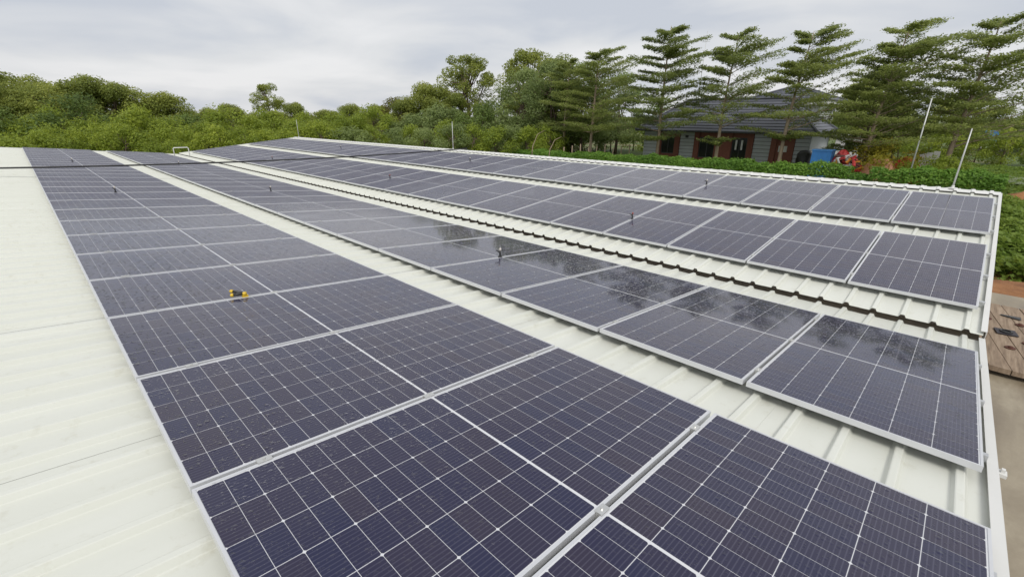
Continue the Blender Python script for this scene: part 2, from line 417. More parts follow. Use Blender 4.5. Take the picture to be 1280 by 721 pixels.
# ------------------------------------------------------------------ things on the roof
M_BLACK = simple('black_plastic', (.02, .02, .02), .4, 0, .2, 20.)
M_YEL = simple('yellow_plastic', (.62, .42, .03), .4, 0, .12, 20.)
M_PALE = simple('pale_plastic', (.6, .56, .5), .5, 0, .1, 20.)
M_RED = simple('dull_red_plastic', (.32, .07, .05), .5, 0, .1, 20.)
M_GALV = simple('galvanised_pipe', (.55, .56, .55), .45, .3, .12, 6.)
def sprinkler(ri, k, du, label, kind):
    side, uo, dv_, _ = ROWS[ri]
    P_ = slope_pt(side, uo+du, dv_ + k*PITCHP - .011, .0)
    root = empty('sprinkler', P_, (0, 0, rng.uniform(-.4, .4) if kind else 0)); tag(root, label, 'sprinkler', 'small sprinklers standing on the panel joints')
    b = MB(); b.box(-.022, .022, -.019, .019, .0008, .016)
    link('base', b.mesh('base', M_YEL if kind == 0 else M_BLACK), root)
    if kind == 0:
        b = MB(); b.lathe([(.0, .016), (.017, .016), (.019, .03), (.015, .042), (.0, .044)], n=12); link('hub', b.mesh('hub', M_YEL, True), root)
        for nm, e_ in (('arm', (-.085, .085, .052)), ('arm', (-.10, .035, .030))):
            e_ = Vector(e_); s_ = Vector((0, 0, .03)); b = MB()
            b.tube([s_, s_.lerp(e_, .5), s_.lerp(e_, .8)], [.011, .013, .012], 8); o = link(nm, b.mesh(nm, M_BLACK, True), root)
            b = MB(); b.tube([s_.lerp(e_, .78), s_.lerp(e_, .9), e_], [.015, .016, .010], 8); link('nozzle', b.mesh('nozzle', M_YEL, True), o)
    else:
        b = MB(); b.tube([(0, 0, .016), (0, 0, .05), (.004, 0, .085)], [.010, .013, .010], 8); link('riser', b.mesh('riser', M_BLACK, True), root)
        b = MB(); b.tube([(.0, 0, .06), (-.02, .03, .085), (-.03, .045, .09)], [.008, .009, .006], 6); link('arm', b.mesh('arm', M_BLACK, True), root)
        b = MB(); b.lathe([(.0, .084), (.012, .086), (.015, .105), (.008, .122), (0, .124)], c=(.004, 0, 0), n=10); link('nozzle', b.mesh('nozzle', (M_PALE, M_RED)[kind-1], True), root)
rn = ('leftmost row', 'second row of panels', 'third row of panels', 'ridge row of panels')
sprinkler(0, 4, .905, 'yellow and black two-armed sprinkler on the leftmost panel row', 0)
for ri in range(4):
    for k, wh in ((4, 'nearest'), (11, 'middle'), (19, 'farthest')):
        if ri == 0 and k == 4: continue
        sprinkler(ri, k, (1.02, 1.12, .93, 1.15)[ri], 'small black sprinkler on the %s, %s one along that row' % (rn[ri], wh), 2 if ri == 2 else 1)
# cable strung over the valley from ridge to ridge
def lerp(a, b, t): return a + (b-a)*t
cb_ = MB(); pts = []
for i in range(41):
    t = i/40; x = lerp(-4.2, 12.35, t); y = lerp(17.45, 15.1, t); z = lerp(.36, .13, t) - .34*4*t*(1-t)*.55; pts.append((x, y, z))
cb_.tube(pts, .021, 8)
tag(link('overhead_cable', cb_.mesh('overhead_cable', M_BLACK, True)), 'dark cable strung low across the roof valley over all panel rows', 'cable')
# lightning rods on the right ridge
def rod(y, h, label, lean=0.):
    b_ = Vector((ridR.x, y, ridR.z + .055)); root = empty('lightning_rod', b_); tag(root, label, 'rod', 'thin rods standing on the right ridge')
    b = MB(); b.box(-.09, .09, -.05, .05, .0, .012); b.lathe([(.0, .012), (.028, .012), (.022, .06), (0, .06)], n=10); link('foot', b.mesh('foot', M_TRIM), root)
    b = MB(); b.tube([(0, 0, .05), (lean*.5, 0, h*.5), (lean, 0, h)], [.014, .013, .009], 8); link('shaft', b.mesh('shaft', M_GALV, True), root)
rod(.63, 1.10, 'pale metal rod on the ridge at the near right roof corner')
rod(15.98, 1.08, 'thin pale rod on the ridge halfway along the right roof edge')
rod(31.3, 1.05, 'thin rod on the ridge at the far roof end')
# white pipe arch at the far end of the valley
A = slope_pt(0, 5.35, 29.6, -.07); pa = MB()
pa.tube([A, A+Vector((0, 0, .36)), A+Vector((.03, 0, .40)), A+Vector((.62, 0, .40)), A+Vector((.65, 0, .36)), A+Vector((.65, 0, -.02))], .022, 8)
tag(link('pipe_arch', pa.mesh('pipe_arch', M_TRIM, True)), 'small white pipe arch at the far end of the roof valley', 'pipe')

# ------------------------------------------------------------------ cable drum by the gable
M_WOOD = None
def wood_mat():
    a = Mat('weathered_wood'); p_ = a.pos(); oi = a.n('ShaderNodeObjectInfo').outputs['Random']
    mpg = a.n('ShaderNodeMapping'); a.l(p_, mpg.inputs[0]); mpg.inputs['Rotation'].default_value = (0, 0, -.17); mpg.inputs['Scale'].default_value = (1.2, 14, 3)
    f = a.noise(mpg.outputs[0], 1.6, 6, .65, .3)
    c = a.ramp(f, [(.3, (.16, .115, .08)), (.55, (.33, .25, .18)), (.75, (.46, .37, .28))])
    c = a.mix(a.math('MULTIPLY', oi, .45), c, (.20, .145, .10)); a.set(Base_Color=c, Roughness=.85); a.bump(f, .4, .01); return a.m
M_WOOD = wood_mat(); M_RUST = simple('rusty_bolt', (.12, .05, .035), .7, .3, .3, 12.); M_STEEL = simple('rusty_hub_plate', (.055, .05, .06), .5, .6, .3, 12.)
DC = Vector((11.03, -.67, YARD)); DR, DT = 1.74, YARD+.15
drum = empty('cable_drum_flange', DC); tag(drum, 'big round plank flange of a cable drum lying on the yard beside the roof', 'drum flange')
PA = .17
ax = Vector((math.cos(PA), math.sin(PA), 0)); bx_ = Vector((-math.sin(PA), math.cos(PA), 0))
def planks(z0, z1):
    nP = 14; wv = 2*DR/nP
    for i in range(nP):
        t0 = -DR + i*wv + .006; t1 = t0 + wv - .012
        seg = 8; up_, lo_ = [], []
        for k in range(seg+1):
            t = lerp(t0, t1, k/seg); r_ = math.sqrt(max(0, DR*DR - t*t)); up_.append((r_, t)); lo_.append((-r_, t))
        poly = up_ + lo_[::-1]; n = len(poly); dzp = rng.uniform(-.008, .008)
        mb = MB(); vv = []
        for z in (z0, z1+dzp):
            for a_, b_ in poly:
                q = DC + ax*a_ + bx_*b_; vv.append((q.x, q.y, z))
        mb.add(vv, [tuple(reversed(range(n))), tuple(range(n, 2*n))] + [(k, (k+1) % n, n+(k+1) % n, n+k) for k in range(n)])
        part('plank', mb, M_WOOD, drum)
planks(DT-.075, DT)
mb = MB(); mb.lathe([(0, YARD+.001), (DR+.03, YARD+.001), (DR+.03, YARD+.07), (0, YARD+.07)], c=(DC.x+.24, DC.y-.08, 0), n=64); part('lower_disc', mb, simple('pale_grey_disc', (.42, .43, .43), .6, 0, .15, 3.), drum)
mb = MB(); q = [DC + (ax*a_ + bx_*b_)*.135 for a_, b_ in ((-1, -1), (1, -1), (1, 1), (-1, 1))]
mb.add([(p.x, p.y, DT+.009) for p in q] + [(p.x, p.y, DT+.022) for p in q], [(4, 5, 6, 7)] + [(i, (i+1) % 4, 4+(i+1) % 4, 4+i) for i in range(4)]); hp = part('hub_plate', mb, M_STEEL, drum)
mb = MB(); mb.lathe([(.075, DT+.022), (.085, DT+.022), (.085, DT+.04), (.06, DT+.04), (.06, DT+.0225), (0, DT+.0225)], c=(DC.x, DC.y, 0), n=16); part('hub_bush', mb, M_BLACK, hp)
for bx0, by0 in ((.62, .24), (.60, -.19), (-.30, .30), (-.75, -.04), (-.36, -.25), (.1, -.62)):
    q = DC + Vector((bx0, by0, 0))
    mb = MB(); mb.lathe([(.068, DT+.004), (.068, DT+.014), (.03, DT+.016), (.026, DT+.035), (0, DT+.035)], c=(q.x, q.y, 0), n=10); part('bolt', mb, M_RUST, drum)
mb = MB(); q = DC + Vector((1.0, -.09, 0)); mb.add([(q.x+a_, q.y+b_, DT+z_) for z_ in (.010, .018) for a_, b_ in ((-.11, -.12), (.05, -.12), (.03, .15), (-.01, .15))],
    [(4, 5, 6, 7), (0, 1, 5, 4), (1, 2, 6, 5), (2, 3, 7, 6), (3, 0, 4, 7)]); part('slot_plate', mb, M_BLACK, drum)

# ------------------------------------------------------------------ foliage
def leaf_mat(name, dark, mid, light, trans=.5):
    a = Mat(name); at_ = a.n('ShaderNodeAttribute', attribute_name='tint').outputs['Fac']; oi = a.n('ShaderNodeObjectInfo').outputs['Random']
    t = a.math('ADD', a.math('MULTIPLY', at_, .72), a.math('MULTIPLY', oi, .28))
    c = a.ramp(t, [(.1, dark), (.5, mid), (.95, light)])
    a.set(Base_Color=c, Roughness=.55); a.b.inputs['Specular IOR Level'].default_value = .3
    tr = a.n('ShaderNodeBsdfTranslucent'); a.l(a.mix(.5, c, light), tr.inputs[0])
    ms = a.n('ShaderNodeMixShader'); ms.inputs[0].default_value = trans; a.l(a.b.outputs[0], ms.inputs[1]); a.l(tr.outputs[0], ms.inputs[2])
    o = [x for x in a.t.nodes if x.type == 'OUTPUT_MATERIAL'][0]; a.l(ms.outputs[0], o.inputs[0]); return a.m
ML_BUSH = leaf_mat('bush_leaves', (0.131, 0.189, 0.029), (0.264, 0.340, 0.048), (0.444, 0.499, 0.070))
ML_OLIVE = leaf_mat('olive_leaves', (0.146, 0.190, 0.043), (0.262, 0.310, 0.067), (0.425, 0.446, 0.102))
ML_DARK = leaf_mat('dark_leaves', (0.086, 0.134, 0.039), (0.165, 0.234, 0.059), (0.281, 0.352, 0.085))
ML_GREY = leaf_mat('greygreen_leaves', (0.143, 0.192, 0.070), (0.244, 0.310, 0.109), (0.378, 0.446, 0.160))
ML_LAYER = leaf_mat('layered_tree_leaves', (0.122, 0.171, 0.056), (0.232, 0.282, 0.084), (0.394, 0.443, 0.131))
ML_HEDGE = leaf_mat('hedge_leaves', (0.085, 0.186, 0.031), (0.187, 0.333, 0.053), (0.323, 0.493, 0.089))
ML_YEL = leaf_mat('yellow_leaves', (0.208, 0.195, 0.026), (0.351, 0.325, 0.039), (0.494, 0.442, 0.065))
ML_FIELD = leaf_mat('field_leaves', (0.090, 0.155, 0.025), (0.171, 0.260, 0.043), (0.293, 0.374, 0.072))
M_BARK = simple('bark', (.13, .095, .07), .9, 0, .3, 6., .5, 30.)
M_BARKP = simple('pale_bark', (.30, .235, .17), .9, 0, .25, 6., .4, 30.)

def leaf_quads(C, nrm, size, rs, aspect=.5, droop=0.):
    """C (n,3) centres, nrm (n,3) leaf normals, size (n,) -> (n,4,3) rhombic leaves"""
    n = len(C); nrm = nrm/np.maximum(np.linalg.norm(nrm, axis=1, keepdims=True), 1e-6)
    a = rs.normal(size=(n, 3)); a -= nrm*(a*nrm).sum(1, keepdims=True); a /= np.maximum(np.linalg.norm(a, axis=1, keepdims=True), 1e-6)
    b = np.cross(nrm, a); s = size[:, None]
    return np.stack([C-a*s*.5, C-b*s*aspect*.5+a*s*.06, C+a*s*.5-np.array([0, 0, 1.])*s*droop, C+b*s*aspect*.5+a*s*.06], 1)
def crown_clumps(centres, radii, per, leaf, rs, flat=.75, fill=.5, upb=.6):
    Cs, Ns, Ss, Ts = [], [], [], []
    for c, r_ in zip(centres, radii):
        n = max(8, int(per*r_*r_)); d = rs.normal(size=(n, 3)); d /= np.linalg.norm(d, axis=1, keepdims=True)
        rad = r_*(fill + (1.08-fill)*rs.random(n)**.6); p = d*rad[:, None]; p[:, 2] *= flat
        Cs.append(p + c); nn = d*.8 + rs.normal(size=(n, 3))*.55; nn[:, 2] += upb; Ns.append(nn)
        Ss.append(leaf*(.6+.8*rs.random(n))); tb = rs.normal()*.14
        Ts.append(np.clip(.42 + tb + rs.normal(size=n)*.17, 0, 1))
    C, Nn, S, T = np.concatenate(Cs), np.concatenate(Ns), np.concatenate(Ss), np.concatenate(Ts)
    return leaf_quads(C, Nn, S, rs), T
def limbs(mb, base, H, targets, r0, rs, lean=(0, 0)):
    top = Vector((base[0]+lean[0], base[1]+lean[1], base[2]+H))
    b0 = Vector(base); mid = b0.lerp(top, .5) + Vector((rs.normal()*.05*H, rs.normal()*.05*H, 0))
    mb.tube([b0 - Vector((0, 0, .1)), b0.lerp(mid, .5), mid, top], [r0*1.15, r0*.9, r0*.7, r0*.35], 7)
    for t in targets:
        t = Vector(t); f = rs.uniform(.35, .9); s_ = mid.lerp(top, f) if f > .5 else b0.lerp(mid, f+.4)
        k = s_.lerp(t, .5) + Vector((0, 0, -.08*(t-s_).length)); mb.tube([s_, k, t], [r0*.4, r0*.25, r0*.1], 5)
PROTO = {}
def bush_proto(key, seed, Hh, Wd, nl, per, leaf, mat, open_=0., trunk=.35, low=.1, flat=.8, bark=None):
    """broadleaf crown of nl uneven clumps around limbs; origin at the foot"""
    rs = np.random.default_rng(seed); cs, rd = [], []
    for i in range(nl):
        z = Hh*(low + (1-low)*rs.random()**.8)*.93; env = math.sin(min(1, max(.12, (z/Hh-low*.5)/(1-low*.5)))*math.pi*.86+.28)
        q = rs.random()*2*math.pi; r_ = Wd*.5*max(.12, env)*math.sqrt(rs.random()*.9+.1)
        cs.append((math.cos(q)*r_, math.sin(q)*r_, z)); rd.append(Wd*(.10+.13*rs.random())*(1-.35*open_))
    cs.append((0, 0, Hh*.9)); rd.append(Wd*.12)
    V, T = crown_clumps(np.array(cs), rd, per, leaf, rs, flat, .35+.2*open_)
    T = np.clip(T, 0, 1)
    mb = MB(); limbs(mb, (0, 0, 0), Hh*.72, [cs[i] for i in range(0, len(cs), 2)], trunk*.25, rs, (rs.normal()*.2, rs.normal()*.2))
    PROTO[key] = (quads_mesh('crown', V, mat, T), mb.mesh('trunk', bark or M_BARK, True))
def place(key, name, x, y, s, label, cat, group, rz=None, sz=None, z=G):
    cr, tr = PROTO[key]; root = empty(name, (x, y, z), (0, 0, rng.uniform(0, 6.28) if rz is None else rz)); root.scale = (s, s, sz or s)
    tag(root, label, cat, group); link('crown', cr, root); link('trunk', tr, root); return root
for i in range(3): bush_proto('bush%d' % i, 20+i, 4.2, 4.6, 26, 330, .20, ML_BUSH, .1, .35, .06)
for i in range(2): bush_proto('grey%d' % i, 30+i, 4.2, 4.4, 24, 300, .22, ML_GREY, .2, .35, .08)
for i in range(3): bush_proto('olive%d' % i, 40+i, 8.0, 7.0, 34, 210, .26, ML_OLIVE, .25, .8, .15, .62)
for i in range(2): bush_proto('dark%d' % i, 50+i, 5.0, 5.0, 24, 230, .24, ML_DARK, .1, .5, .05)
bush_proto('open0', 61, 12.0, 7.5, 54, 190, .29, ML_OLIVE, .75, 1.1, .38, .7); bush_proto('tallgrey', 65, 10.5, 7.2, 44, 200, .27, ML_GREY, .3, .8, .12, .62); bush_proto('open1', 62, 12.5, 8.2, 95, 250, .26, ML_OLIVE, 1.35, 1.0, .35, .7)
bush_proto('yel', 63, 2.6, 3.8, 22, 420, .17, ML_YEL, .1, .2, .05)
bush_proto('bamboo', 64, 7.0, 4.6, 30, 230, .24, leaf_mat('bamboo_leaves', (.09, .095, .02), (.17, .165, .035), (.27, .24, .05)), .3, .3, .15, 1.1)

def polar(px, d):
    az = YAW + math.atan((px-640)/616.6); return CAM.x + d*math.sin(az), CAM.y + d*math.cos(az)
rng = random.Random(77)
def ring(p0, p1, step, d, dj, keys, s0, s1, label, cat, name, group, nominal=None):
    p_ = p0; i_ = 0; L2R = 'from the left'
    while p_ < p1:
        dd = d + rng.uniform(-dj, dj); x, y = polar(p_ + rng.uniform(-.35, .35)*step, dd); s = rng.uniform(s0, s1)
        place(rng.choice(keys), name, x, y, s, '%s %s' % (ORD[i_], label), cat, group, sz=s*rng.uniform(.85, 1.1)); p_ += step; i_ += 1
BU = ['bush0', 'bush1', 'bush2']
ring(-70, 330, 26, 47, 2.0, BU, .68, .86, 'from left of the front green bushes behind the far roof end', 'bush', 'thicket_bush', 'bushes just behind the far roof end')
ring(-80, 470, 22, 56, 3.0, BU + ['dark0', 'bush0'], .92, 1.15, 'from left of the second line of bushes beyond the roof end', 'bush', 'thicket_bush', 'bushes in the middle of the thicket')
ring(330, 700, 22, 50, 2.5, BU + ['grey0', 'grey1'], .74, .95, 'from left of the grey-green bushes beyond the right roof edge', 'bush', 'scrub_bush', 'scrub beyond the ridge')
ring(470, 720, 22, 60, 3.0, ['grey0', 'grey1', 'bush1', 'dark1'], .95, 1.25, 'from left of the taller scrub bushes behind the ridge scrub', 'bush', 'scrub_bush', 'second line of scrub beyond the ridge')
ring(-90, 110, 18, 74, 4, ['olive0', 'olive1', 'olive2'], .88, 1.0, 'from left of the olive-green trees in the left wood', 'tree', 'woodland_tree', 'trees of the left wood')
ring(-90, 90, 24, 84, 3, ['olive0', 'olive1', 'olive2'], 1.1, 1.22, 'from left of the tallest olive trees of the left wood', 'tree', 'woodland_tree', 'tall trees of the left wood')
ring(105, 235, 19, 72, 3, ['olive0', 'olive1', 'olive2'], .78, .9, 'from left of the middling olive trees where the wood drops', 'tree', 'woodland_tree', 'middling trees of the left wood')
ring(215, 560, 17, 84, 6, ['olive0', 'olive1', 'olive2', 'olive1'], .64, .72, 'from left of the low trees on the skyline beyond the thicket', 'tree', 'skyline_tree', 'low skyline trees')
for px, d, s, k, lb in ((337, 150, 1.05, 'open0', 'lone pale tree on the far skyline, taller of a pair'), (369, 150, .95, 'olive1', 'lone round-topped tree on the far skyline, right of a pair'),
                        (436, 140, .95, 'olive2', 'small dark tree on the skyline left of the tall trees'), (452, 120, .78, 'olive0', 'low dark tree on the skyline beside a smaller one')):
    x, y = polar(px, d); place(k, 'skyline_tree', x, y, s, lb, 'tree', 'lone skyline trees')
for px, d, s, k, lb in ((496, 76, 1.0, 'bamboo', 'yellowish bamboo clump left of the tall open trees'), (522, 74, .98, 'olive2', 'bushy green tree left of the tallest open tree'),
                        (583, 76, 1.07, 'open1', 'tall open tree with bare limbs against the sky'), (545, 70, .84, 'olive0', 'dense tree under the tall open tree'),
                        (612, 66, .82, 'dark1', 'dark dense tree right of the tall open tree'), (663, 72, 1.10, 'open1', 'tall airy tree left of the layered trees'),
                        (694, 66, .98, 'open0', 'airy tree close behind the first layered tree'), (640, 62, .95, 'grey0', 'grey-green tree under the airy tree'),
    (652, 60, .93, 'tallgrey', 'grey-green leafy tree just right of the tall airy tree'), (688, 57, .98, 'tallgrey', 'full grey-green tree left of the first layered tree'), (728, 56, .95, 'tallgrey', 'full grey-green tree behind the first layered tree'), (772, 60, .88, 'tallgrey', 'full grey-green tree at the left corner of the house'),
    (535, 72, 1.08, 'olive1', 'full leafy tree just left of the tallest open tree'),
    (505, 72, .80, 'olive1', 'low olive tree before the bamboo clump'), (565, 72, .92, 'olive1', 'dense olive tree filling the foot of the tall open tree'), (597, 70, .80, 'olive2', 'rounded tree right below the tall open tree'),
    (655, 66, 1.0, 'olive0', 'dense olive tree at the foot of the airy tree'), (680, 62, 1.02, 'olive2', 'dense olive tree left of the first layered tree'), (715, 60, .98, 'olive1', 'dense olive tree between the two leftmost layered trees')):
    x, y = polar(px, d); place(k, 'woodland_tree', x, y, s, lb, 'tree', 'tall trees beyond the ridge')
# growth behind the house and to its right
ring(700, 830, 24, 62, 4, ['dark0', 'grey1', 'bush1'], .9, 1.2, 'from left of the green bushes behind the fence posts', 'bush', 'scrub_bush', 'bushes left of the house')
ring(1030, 1330, 24, 86, 7, ['olive0', 'olive1', 'dark0', 'bush2'], .8, 1.05, 'from left of the background trees right of the house', 'tree', 'background_tree', 'background trees right of the house')
ring(1050, 1330, 32, 66, 4, BU + ['dark1'], .62, .85, 'from left of the garden bushes right of the house', 'bush', 'garden_bush', 'garden bushes right of the house')
x, y = polar(1124, 39.6); place('yel', 'yellow_bush', x, y, 1.12, 'bright yellow-green bush behind the hedge', 'bush', None)
x, y = polar(1205, 36.5); place('bush1', 'climbing_bush', x, y, .52, 'dense dark green bush at the right end of the hedge', 'bush', None)
x, y = polar(1175, 38); place('bush2', 'climbing_bush', x, y, .50, 'leafy bush between the two pale poles', 'bush', None)

# ------------------------------------------------------------------ layered trees in a line before the house
WIND = np.array([.698, -.716, 0.])
def layered_tree(name, x, y, H, spread, seed, label, zlow=.24, lean=.35, dens=1., wind=1., tuft=0):
    rs = np.random.default_rng(seed); mb = MB()
    def tp(z): # trunk axis, bent by the wind
        t = z/H; return np.array([0, 0, z]) + WIND*lean*t*t + np.array([math.sin(t*5+seed)*.12, math.cos(t*4+seed)*.1, 0])*t
    tz = np.linspace(0, H*.985, 12); mb.tube([tuple(tp(z)) for z in tz], [max(.02, .15*(1-z/H)**.8 + .012) for z in tz], 8)
    C, Nn, S, T = [], [], [], []
    z = H*zlow; lev = 0
    while z < H*.97:
        t = (z-H*zlow)/(H*(1-zlow)); Lb = spread*(1-t)**.62*(.78+.35*rs.random()) + .45; nb = int(rs.integers(4, 7)) if t < .8 else 3
        q0 = rs.random()*6.28; lt = rs.normal()*.10
        for b in range(nb):
            q = q0 + b*6.283/nb + rs.normal()*.28; d = np.array([math.cos(q), math.sin(q), 0]); al = float(d @ WIND)
            L_ = Lb*(.72+.4*rs.random())*(1+.22*wind*al); rise = .20 + .30*t + .28*wind*max(0, al) - .10*wind*max(0, -al) + rs.normal()*.07
            if rs.random() < .16: continue
            o = tp(z + rs.normal()*.12); n = 9; P = []
            for i in range(n+1):
                f = i/n; P.append(o + d*L_*f + np.array([0, 0, 1])*L_*rise*(f - .38*f*f*(1-wind*.3)) + WIND*wind*.25*f*f*L_*.5)
            mb.tube([tuple(p) for p in P[::3]], [.045*(1-t*.6), .03*(1-t*.5), .018, .006], 5, False)
            for i in range(2, n+1):
                f = i/n; w_ = L_*.34*(1-abs(f-.55)*1.15)+.10
                for sd_ in (-1, 1):
                    sidev = np.cross([0, 0, 1], d)*sd_; nt_ = 4
                    for j in range(nt_):
                        g = (j+.3)/nt_; c = P[i] + sidev*w_*g + d*w_*g*.55 + np.array([0, 0, 1])*(w_*g*.10 + rs.normal()*.035) + WIND*wind*w_*g*.25
                        m_ = int(rs.poisson(7.6*dens))
                        if m_ == 0: continue
                        C.append(c + rs.normal(size=(m_, 3))*np.array([.13, .13, .055])); nn = rs.normal(size=(m_, 3))*.42; nn[:, 2] += 1.; nn -= d*.25; Nn.append(nn)
                        S.append(.11+.10*rs.random(m_)); T.append(np.clip(.44 + lt + rs.normal()*.08 + rs.normal(size=m_)*.15, 0, 1))
        z += H*(.052+.04*rs.random())*(1-.35*t); lev += 1
    C, Nn, S, T = np.concatenate(C), np.concatenate(Nn), np.concatenate(S), np.concatenate(T)
    V = leaf_quads(C, Nn, S, rs, .5, .1)
    if tuft:
        for q in range(9):
            a_ = q*6.283/9 + rs.normal()*.3; ll = 1.5*rs.uniform(.6, 1.15); z0 = tuft + rs.normal()*.16
            for i in range(1, 8):
                f = i/7; c = tp(z0) + np.array([math.cos(a_), math.sin(a_), 0])*ll*f + np.array([0, 0, .18*ll*f]) + rs.normal(size=(14, 3))*np.array([.16, .16, .05])
                nn = rs.normal(size=(14, 3))*.42; nn[:, 2] += 1.
                V = np.concatenate([V, leaf_quads(c, nn, .15+.13*rs.random(14), rs, .5, .1)]); T = np.concatenate([T, np.clip(.46+rs.normal(size=14)*.15, 0, 1)])
    root = empty(name, (x, y, G)); tag(root, label, 'tree', 'layered trees in a line before the house')
    link('crown', quads_mesh('crown', V, ML_LAYER, T), root); link('trunk', mb.mesh('trunk', M_BARKP, True), root)
layered_tree('layered_tree', 40.0, 28.6, 10.4, 4.6, 1, 'broad layered tree left of the house, its crown dense', .26, .5, 1.25, .8)
layered_tree('layered_tree', 41.5, 33.2, 9.6, 4.3, 2, 'layered tree farthest left in the line, merging with airy trees', .28, .5, 1.2, .8)
layered_tree('layered_tree', 40.0, 21.3, 11.5, 4.6, 3, 'tallest dark layered tree before the left end of the house', .20, .1, 1.6, .4)
layered_tree('layered_tree', 40.0, 16.0, 10.1, 4.2, 4, 'slender layered tree before the middle of the house', .36, .35, 1.1, .9, 2.3)
layered_tree('layered_tree', 40.0, 11.2, 10.0, 4.4, 5, 'layered tree before the right end of the house', .34, .6, 1.3, 1.0, 2.9)
layered_tree('layered_tree', 40.0, 6.0, 9.6, 5.3, 6, 'broad wind-swept layered tree behind the scrap pile', .26, .7, 1.3, 1.1)
layered_tree('layered_tree', 40.0, 1.8, 9.5, 5.0, 7, 'wind-swept layered tree at the right edge, behind the corner rod', .28, .6, 1.3, 1.1)
layered_tree('layered_tree', 44.0, 6.9, 7.6, 3.4, 8, 'lower layered tree between the house end and the scrap pile', .22, .5, 1.2, 1.0)

# ------------------------------------------------------------------ hedge and field
rs = np.random.default_rng(5)
def hedge():
    root = empty('hedge', (34.6, 16.5, G)); tag(root, 'long clipped green hedge running along before the house', 'hedge')
    n = 46000; y = rs.uniform(-.9, 36, n); a = rs.uniform(0, math.pi, n)
    top = 1.12 + .50*np.clip((36-y)/36, 0, 1) + .08*np.sin(y*1.1) + .07*np.sin(y*2.7+1) + .05*np.sin(y*6.1); r_ = .55 + .12*rs.random(n)
    gap = (np.abs(y-5.2) < .45)
    x = np.cos(a)*r_*np.abs(np.cos(a))**.0; z = np.where(rs.random(n) < .45, rs.random(n)*top, top*(.55+.45*np.sin(a))) + rs.normal(size=n)*.05
    x = np.where(z < top*.6, np.sign(x)*(.5+.1*rs.random(n)), x)
    z = np.where(gap, z*.72, z)
    C = np.stack([34.6+x, y, G+np.maximum(z, .03)], 1); nn = np.stack([x*1.2, np.zeros(n), z*.4+.35], 1) + rs.normal(size=(n, 3))*.5
    V = leaf_quads(C, nn, .10+.10*rs.random(n), rs, .6); T = np.clip(.45 + .12*np.sin(y*.9) + rs.normal(size=n)*.2 - gap*.3, 0, 1)
    link('foliage', quads_mesh('foliage', V, ML_HEDGE, T), root, world=True)
    mb = MB()
    for i in range(48):
        yy = -.6+i*.76; mb.tube([(34.6, yy, G-.05), (34.6+rng.uniform(-.2, .2), yy+rng.uniform(-.2, .2), G+.8)], [.03, .012], 5)
    part('stems', mb, M_BARK, root)
hedge()
def field(name, x0, x1, y0, y1, n, leaf, hmax, mat, label, cat, seed):
    rs = np.random.default_rng(seed); x = rs.uniform(x0, x1, n); y = rs.uniform(y0, y1, n)
    hh = hmax*(.45 + .35*np.sin(x*1.7+y*.8)*np.sin(y*1.9) + .3*rs.random(n)); hh = np.maximum(hh, .08)
    z = G + hh*rs.random(n)**.5; nn = rs.normal(size=(n, 3))*.5; nn[:, 2] += .9
    V = leaf_quads(np.stack([x, y, z], 1), nn, leaf*(.6+.8*rs.random(n)), rs, .6); T = np.clip(.35 + (z-G)/hmax*.35 + .10*np.sin(x*.8)*np.sin(y*1.1+2) + rs.normal(size=n)*.15, 0, 1)
    tag(link(name, quads_mesh(name, V, mat, T)), label, cat, kind='stuff')
field('leafy_crop', 18.2, 33.5, -7, 1.0, 68000, .17, .8, ML_FIELD, 'low bright green leafy ground cover right of the roof edge', 'ground cover', 8)
field('bank_weeds', 15.6, 18.6, -7, 1.0, 2600, .13, .25, ML_FIELD, 'sparse weeds on the orange dirt bank', 'weeds', 14)
field('garden_grass', 34, 60, -8, 3.5, 42000, .22, .45, ML_FIELD, 'rough green garden growth right of the hedge end', 'grass', 9)
field('house_grass', 35.8, 45.5, 3.5, 36, 36000, .22, .4, ML_BUSH, 'rough grass between the hedge and the house', 'grass', 10)
tag(grid_sheet('pond', 44, 50, -4.5, 1.0, 4, 4, lambda x, y: G+.30, simple('pale_pond_water', (.24, .27, .20), .12, 0, .1, .4)), kind='structure')
def mound(name, x, y, r_, h, mat, label, cat, seed):
    rs = random.Random(seed); mb = MB(); n = 20; m_ = 7
    for i in range(m_+1):
        f = i/m_
        for k in range(n):
            q = 6.283*k/n; w_ = r_*(1-f)*(1+.18*math.sin(3*q+seed)+.1*rs.uniform(-1, 1)); mb.v.append((x+w_*math.cos(q), y+w_*math.sin(q), G-.02 + h*math.sin(f*1.57)*(1+.1*rs.uniform(-1, 1))))
    for i in range(m_):
        for k in range(n): mb.f.append((i*n+k, i*n+(k+1) % n, (i+1)*n+(k+1) % n, (i+1)*n+k))
    tag(link(name, mb.mesh(name, mat, True)), label, cat)
mound('dirt_mound', 36.5, -2.2, 1.5, .75, M_DIRT, 'brown earth mound at the right beyond the hedge end', 'mound', 2)

